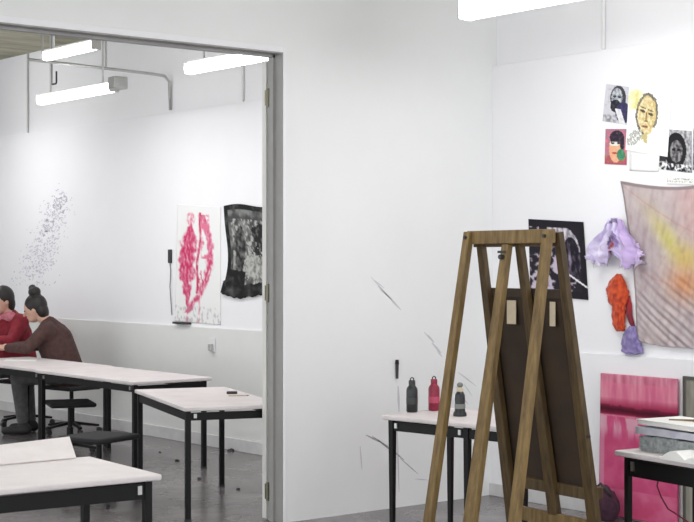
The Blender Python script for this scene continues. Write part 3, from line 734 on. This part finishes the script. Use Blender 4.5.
# ------------------------------------------------------------------ people
def remesh(o, v=.008, sm=3):
    r = o.modifiers.new('fuse', 'REMESH'); r.mode = 'VOXEL'; r.voxel_size = v; r.use_smooth_shade = True
    s = o.modifiers.new('soften', 'SMOOTH'); s.factor = .5; s.iterations = sm
    return o
def person(label, loc, rz, top, hairm, bun, lean_, arm_up=False, scarf=False, s=1.0):
    """local +y = facing; seat surface at z .48"""
    t = thing('person', label, 'person', loc, rz)
    V = Vector
    hip = V((0, 0, .57)); chest = V((0, .16*lean_+.02, .86)); neck = V((0, .26*lean_+.03, 1.03)); head = V((0, .40*lean_+.05, 1.155-.03*lean_))
    b = MB()
    b.cap(hip, chest, .13, .13); b.cap(chest, neck, .12, .06); b.cap(neck, head, .055, .052)
    tilt = Matrix.Rotation(-.55*lean_, 3, 'X')
    def hp_(x, y, z): return head + tilt @ V((x, y, z))
    b.ball(hp_(0, 0, .02), .1, (.78, .95, 1.1), tilt, 3); b.ball(hp_(0, .035, -.045), .062, (.85, .9, 1), tilt, 3)
    b.cap(hp_(0, .088, .02), hp_(0, .112, -.015), .008, .013, 3)                                  # nose
    b.ball(hp_(0, .085, -.045), .018, (1.3, .6, .5), tilt); b.ball(hp_(0, .075, -.078), .022, (1, .8, .7), tilt)   # mouth, chin
    for sx in (-1, 1):
        b.ball(hp_(sx*.078, -.005, .0), .022, (.4, .8, 1.2), tilt)                                 # ear
        b.ball(hp_(sx*.03, .078, .035), .014, (1.2, .6, .6), tilt)                                 # brow
        sh = V((sx*.17, neck.y-.03, neck.z-.06))
        if arm_up and sx == 1: el = V((.24, neck.y+.22, .80)); wr = V((.12, neck.y+.26, 1.02))
        else: el = V((sx*.25, neck.y+.12, .80)); wr = V((sx*.10, neck.y+.36, .795))
        b.cap(sh, el, .05, .04); b.cap(el, wr, .04, .026)
        dr_ = (wr-el).normalized(); side = dr_.cross(V((0, 0, 1))).normalized()
        pm = wr+dr_*.05; b.cap(wr+dr_*.01, pm, .024, .03, 3)
        for k in range(4):
            o_ = side*(k-1.5)*.019; L = (.062, .075, .07, .055)[k]
            m1 = pm+dr_*(.02+L*.5)+o_+V((0, 0, .004)); b.cap(pm+o_, m1, .0095, .009, 2); b.cap(m1, m1+dr_*L*.45+V((0, 0, -.016)), .009, .0075, 2)
        b.cap(wr+dr_*.02-side*sx*.02, pm-side*sx*.045+dr_*.02, .011, .009, 3)
        kn = V((sx*.13, .42, .53)); an = V((sx*.14, .38, .1))
        b.cap(V((sx*.09, .02, .56)), kn, .085, .06); b.cap(kn, an, .058, .036); b.cap(an+V((0, -.03, -.04)), an+V((0, .15, -.06)), .036, .03)
    remesh(obj('body', b, M['skin'], t), .006, 2)
    j = MB()
    j.cap(hip+V((0, 0, -.02)), chest, .165, .17); j.cap(chest, neck+V((0, -.02, -.03)), .165, .085)
    for sx in (-1, 1):
        sh = V((sx*.165, neck.y-.03, neck.z-.065)); j.cap(neck+V((0, -.02, -.05)), sh, .075, .075)
        j.cap(chest, sh, .13, .075)
        if arm_up and sx == 1: el = V((.24, neck.y+.22, .80)); wr = V((.12, neck.y+.26, 1.02))
        else: el = V((sx*.25, neck.y+.12, .80)); wr = V((sx*.10, neck.y+.36, .795))
        j.cap(sh, el, .07, .056); j.cap(el, el.lerp(wr, .85), .056, .042)
    remesh(obj('jacket' if not scarf else 'top', j, top, t), .009, 4)
    tr_ = MB()
    for sx in (-1, 1):
        kn = V((sx*.13, .42, .53)); an = V((sx*.14, .38, .14))
        tr_.cap(V((sx*.09, .0, .565)), kn, .105, .08); tr_.cap(kn, an, .078, .055)
    remesh(obj('trousers', tr_, M['jeans'], t), .01, 3)
    for sx in (-1, 1):
        an = V((sx*.14, .38, .1)); sh_ = MB(); sh_.cap(an+V((0, -.04, -.05)), an+V((0, .16, -.06)), .045, .038); sh_.cap(an, an+V((0, -.04, -.05)), .045, .045)
        remesh(obj('shoe', sh_, M['shoe'], t), .008, 2)
    h = MB(); h.ball(hp_(0, -.022, .04), .108, (.82, .98, 1.02), tilt, 3)
    h.ball(hp_(0, -.06, -.02), .085, (.95, .7, 1.1), tilt, 3)
    if bun: h.ball(hp_(0, -.05, .16), .058, (1, 1, .9), None, 3); h.ball(hp_(.01, -.04, .2), .035, n=3)
    else: h.cap(hp_(.02, -.07, -.02), hp_(.03, -.08, -.13), .06, .03)
    remesh(obj('hair', h, hairm, t), .007, 1)
    for sx in (-1, 1): obj('eye', MB().ball(hp_(sx*.03, .087, .02), .009, n=2), M['hair'], t, smooth=True)
    if scarf:
        s_ = MB(); s_.cap(neck+V((-.09, .03, -.02)), neck+V((.09, .03, -.02)), .05, .05); s_.cap(neck+V((.06, .07, -.03)), neck+V((.12, .13, -.24)), .045, .04)
        remesh(obj('scarf', s_, M['pinkc'], t), .009, 2)
    else:
        s_ = MB(); s_.cap(neck+V((-.06, -.03, -.03)), neck+V((.06, -.03, -.03)), .055, .055)
        remesh(obj('collar', s_, M['jacket'], t), .009, 2)
    return t
person('person with a dark bun in a brown jacket leaning over the long white table', (7.08, 13.26, 0), R(50), M['jacket'], M['hair'], True, .62).scale = (1.07,)*3
person('person in a crimson top and pink scarf, partly cut by the left picture edge', (7.04, 14.2, 0), R(95), M['shirt'], M['hair'], False, .35, arm_up=True, scarf=True).scale = (1.12,)*3
# ------------------------------------------------------------------ floor litter
rl = random.Random(5)
for k, (px, py, s) in enumerate([(177, 461, .035), (231, 451, .05), (199, 479, .03), (238, 489, .025), (160, 452, .02)]):
    p_ = at_z(px, py, .004); bm = bmesh.new(); bmesh.ops.create_icosphere(bm, subdivisions=2, radius=s*.6)
    for v in bm.verts: v.co *= 1+.4*noise.noise(v.co*40+Vector((k, 0, 0))); v.co.z = max(0, v.co.z*.6+s*.18)
    lab = ['small dark scrap on the floor nearest left of the jamb table leg', 'dark crumpled scrap lying against the far skirting', 'dark fleck on the floor by the foot of the back table leg', 'tiny dark fleck on the open floor right of the jamb table', 'tiny dark fleck on the floor between the two table groups'][k]
    tag(link('floor_scrap', bm, M['dark'], loc=(p_.x, p_.y, .001)), lab, 'scrap', 'scraps on the concrete floor')
# ------------------------------------------------------------------ world and view
w = bpy.data.worlds.new('world'); sc.world = w; w.use_nodes = True
w.node_tree.nodes['Background'].inputs[0].default_value = (.93, .97, 1, 1)
w.node_tree.nodes['Background'].inputs[1].default_value = 1.75
sc.view_settings.view_transform = 'Standard'; sc.view_settings.look = 'None'; sc.view_settings.gamma = 1
sc.view_settings.exposure = .47; sc.view_settings.use_curve_mapping = False
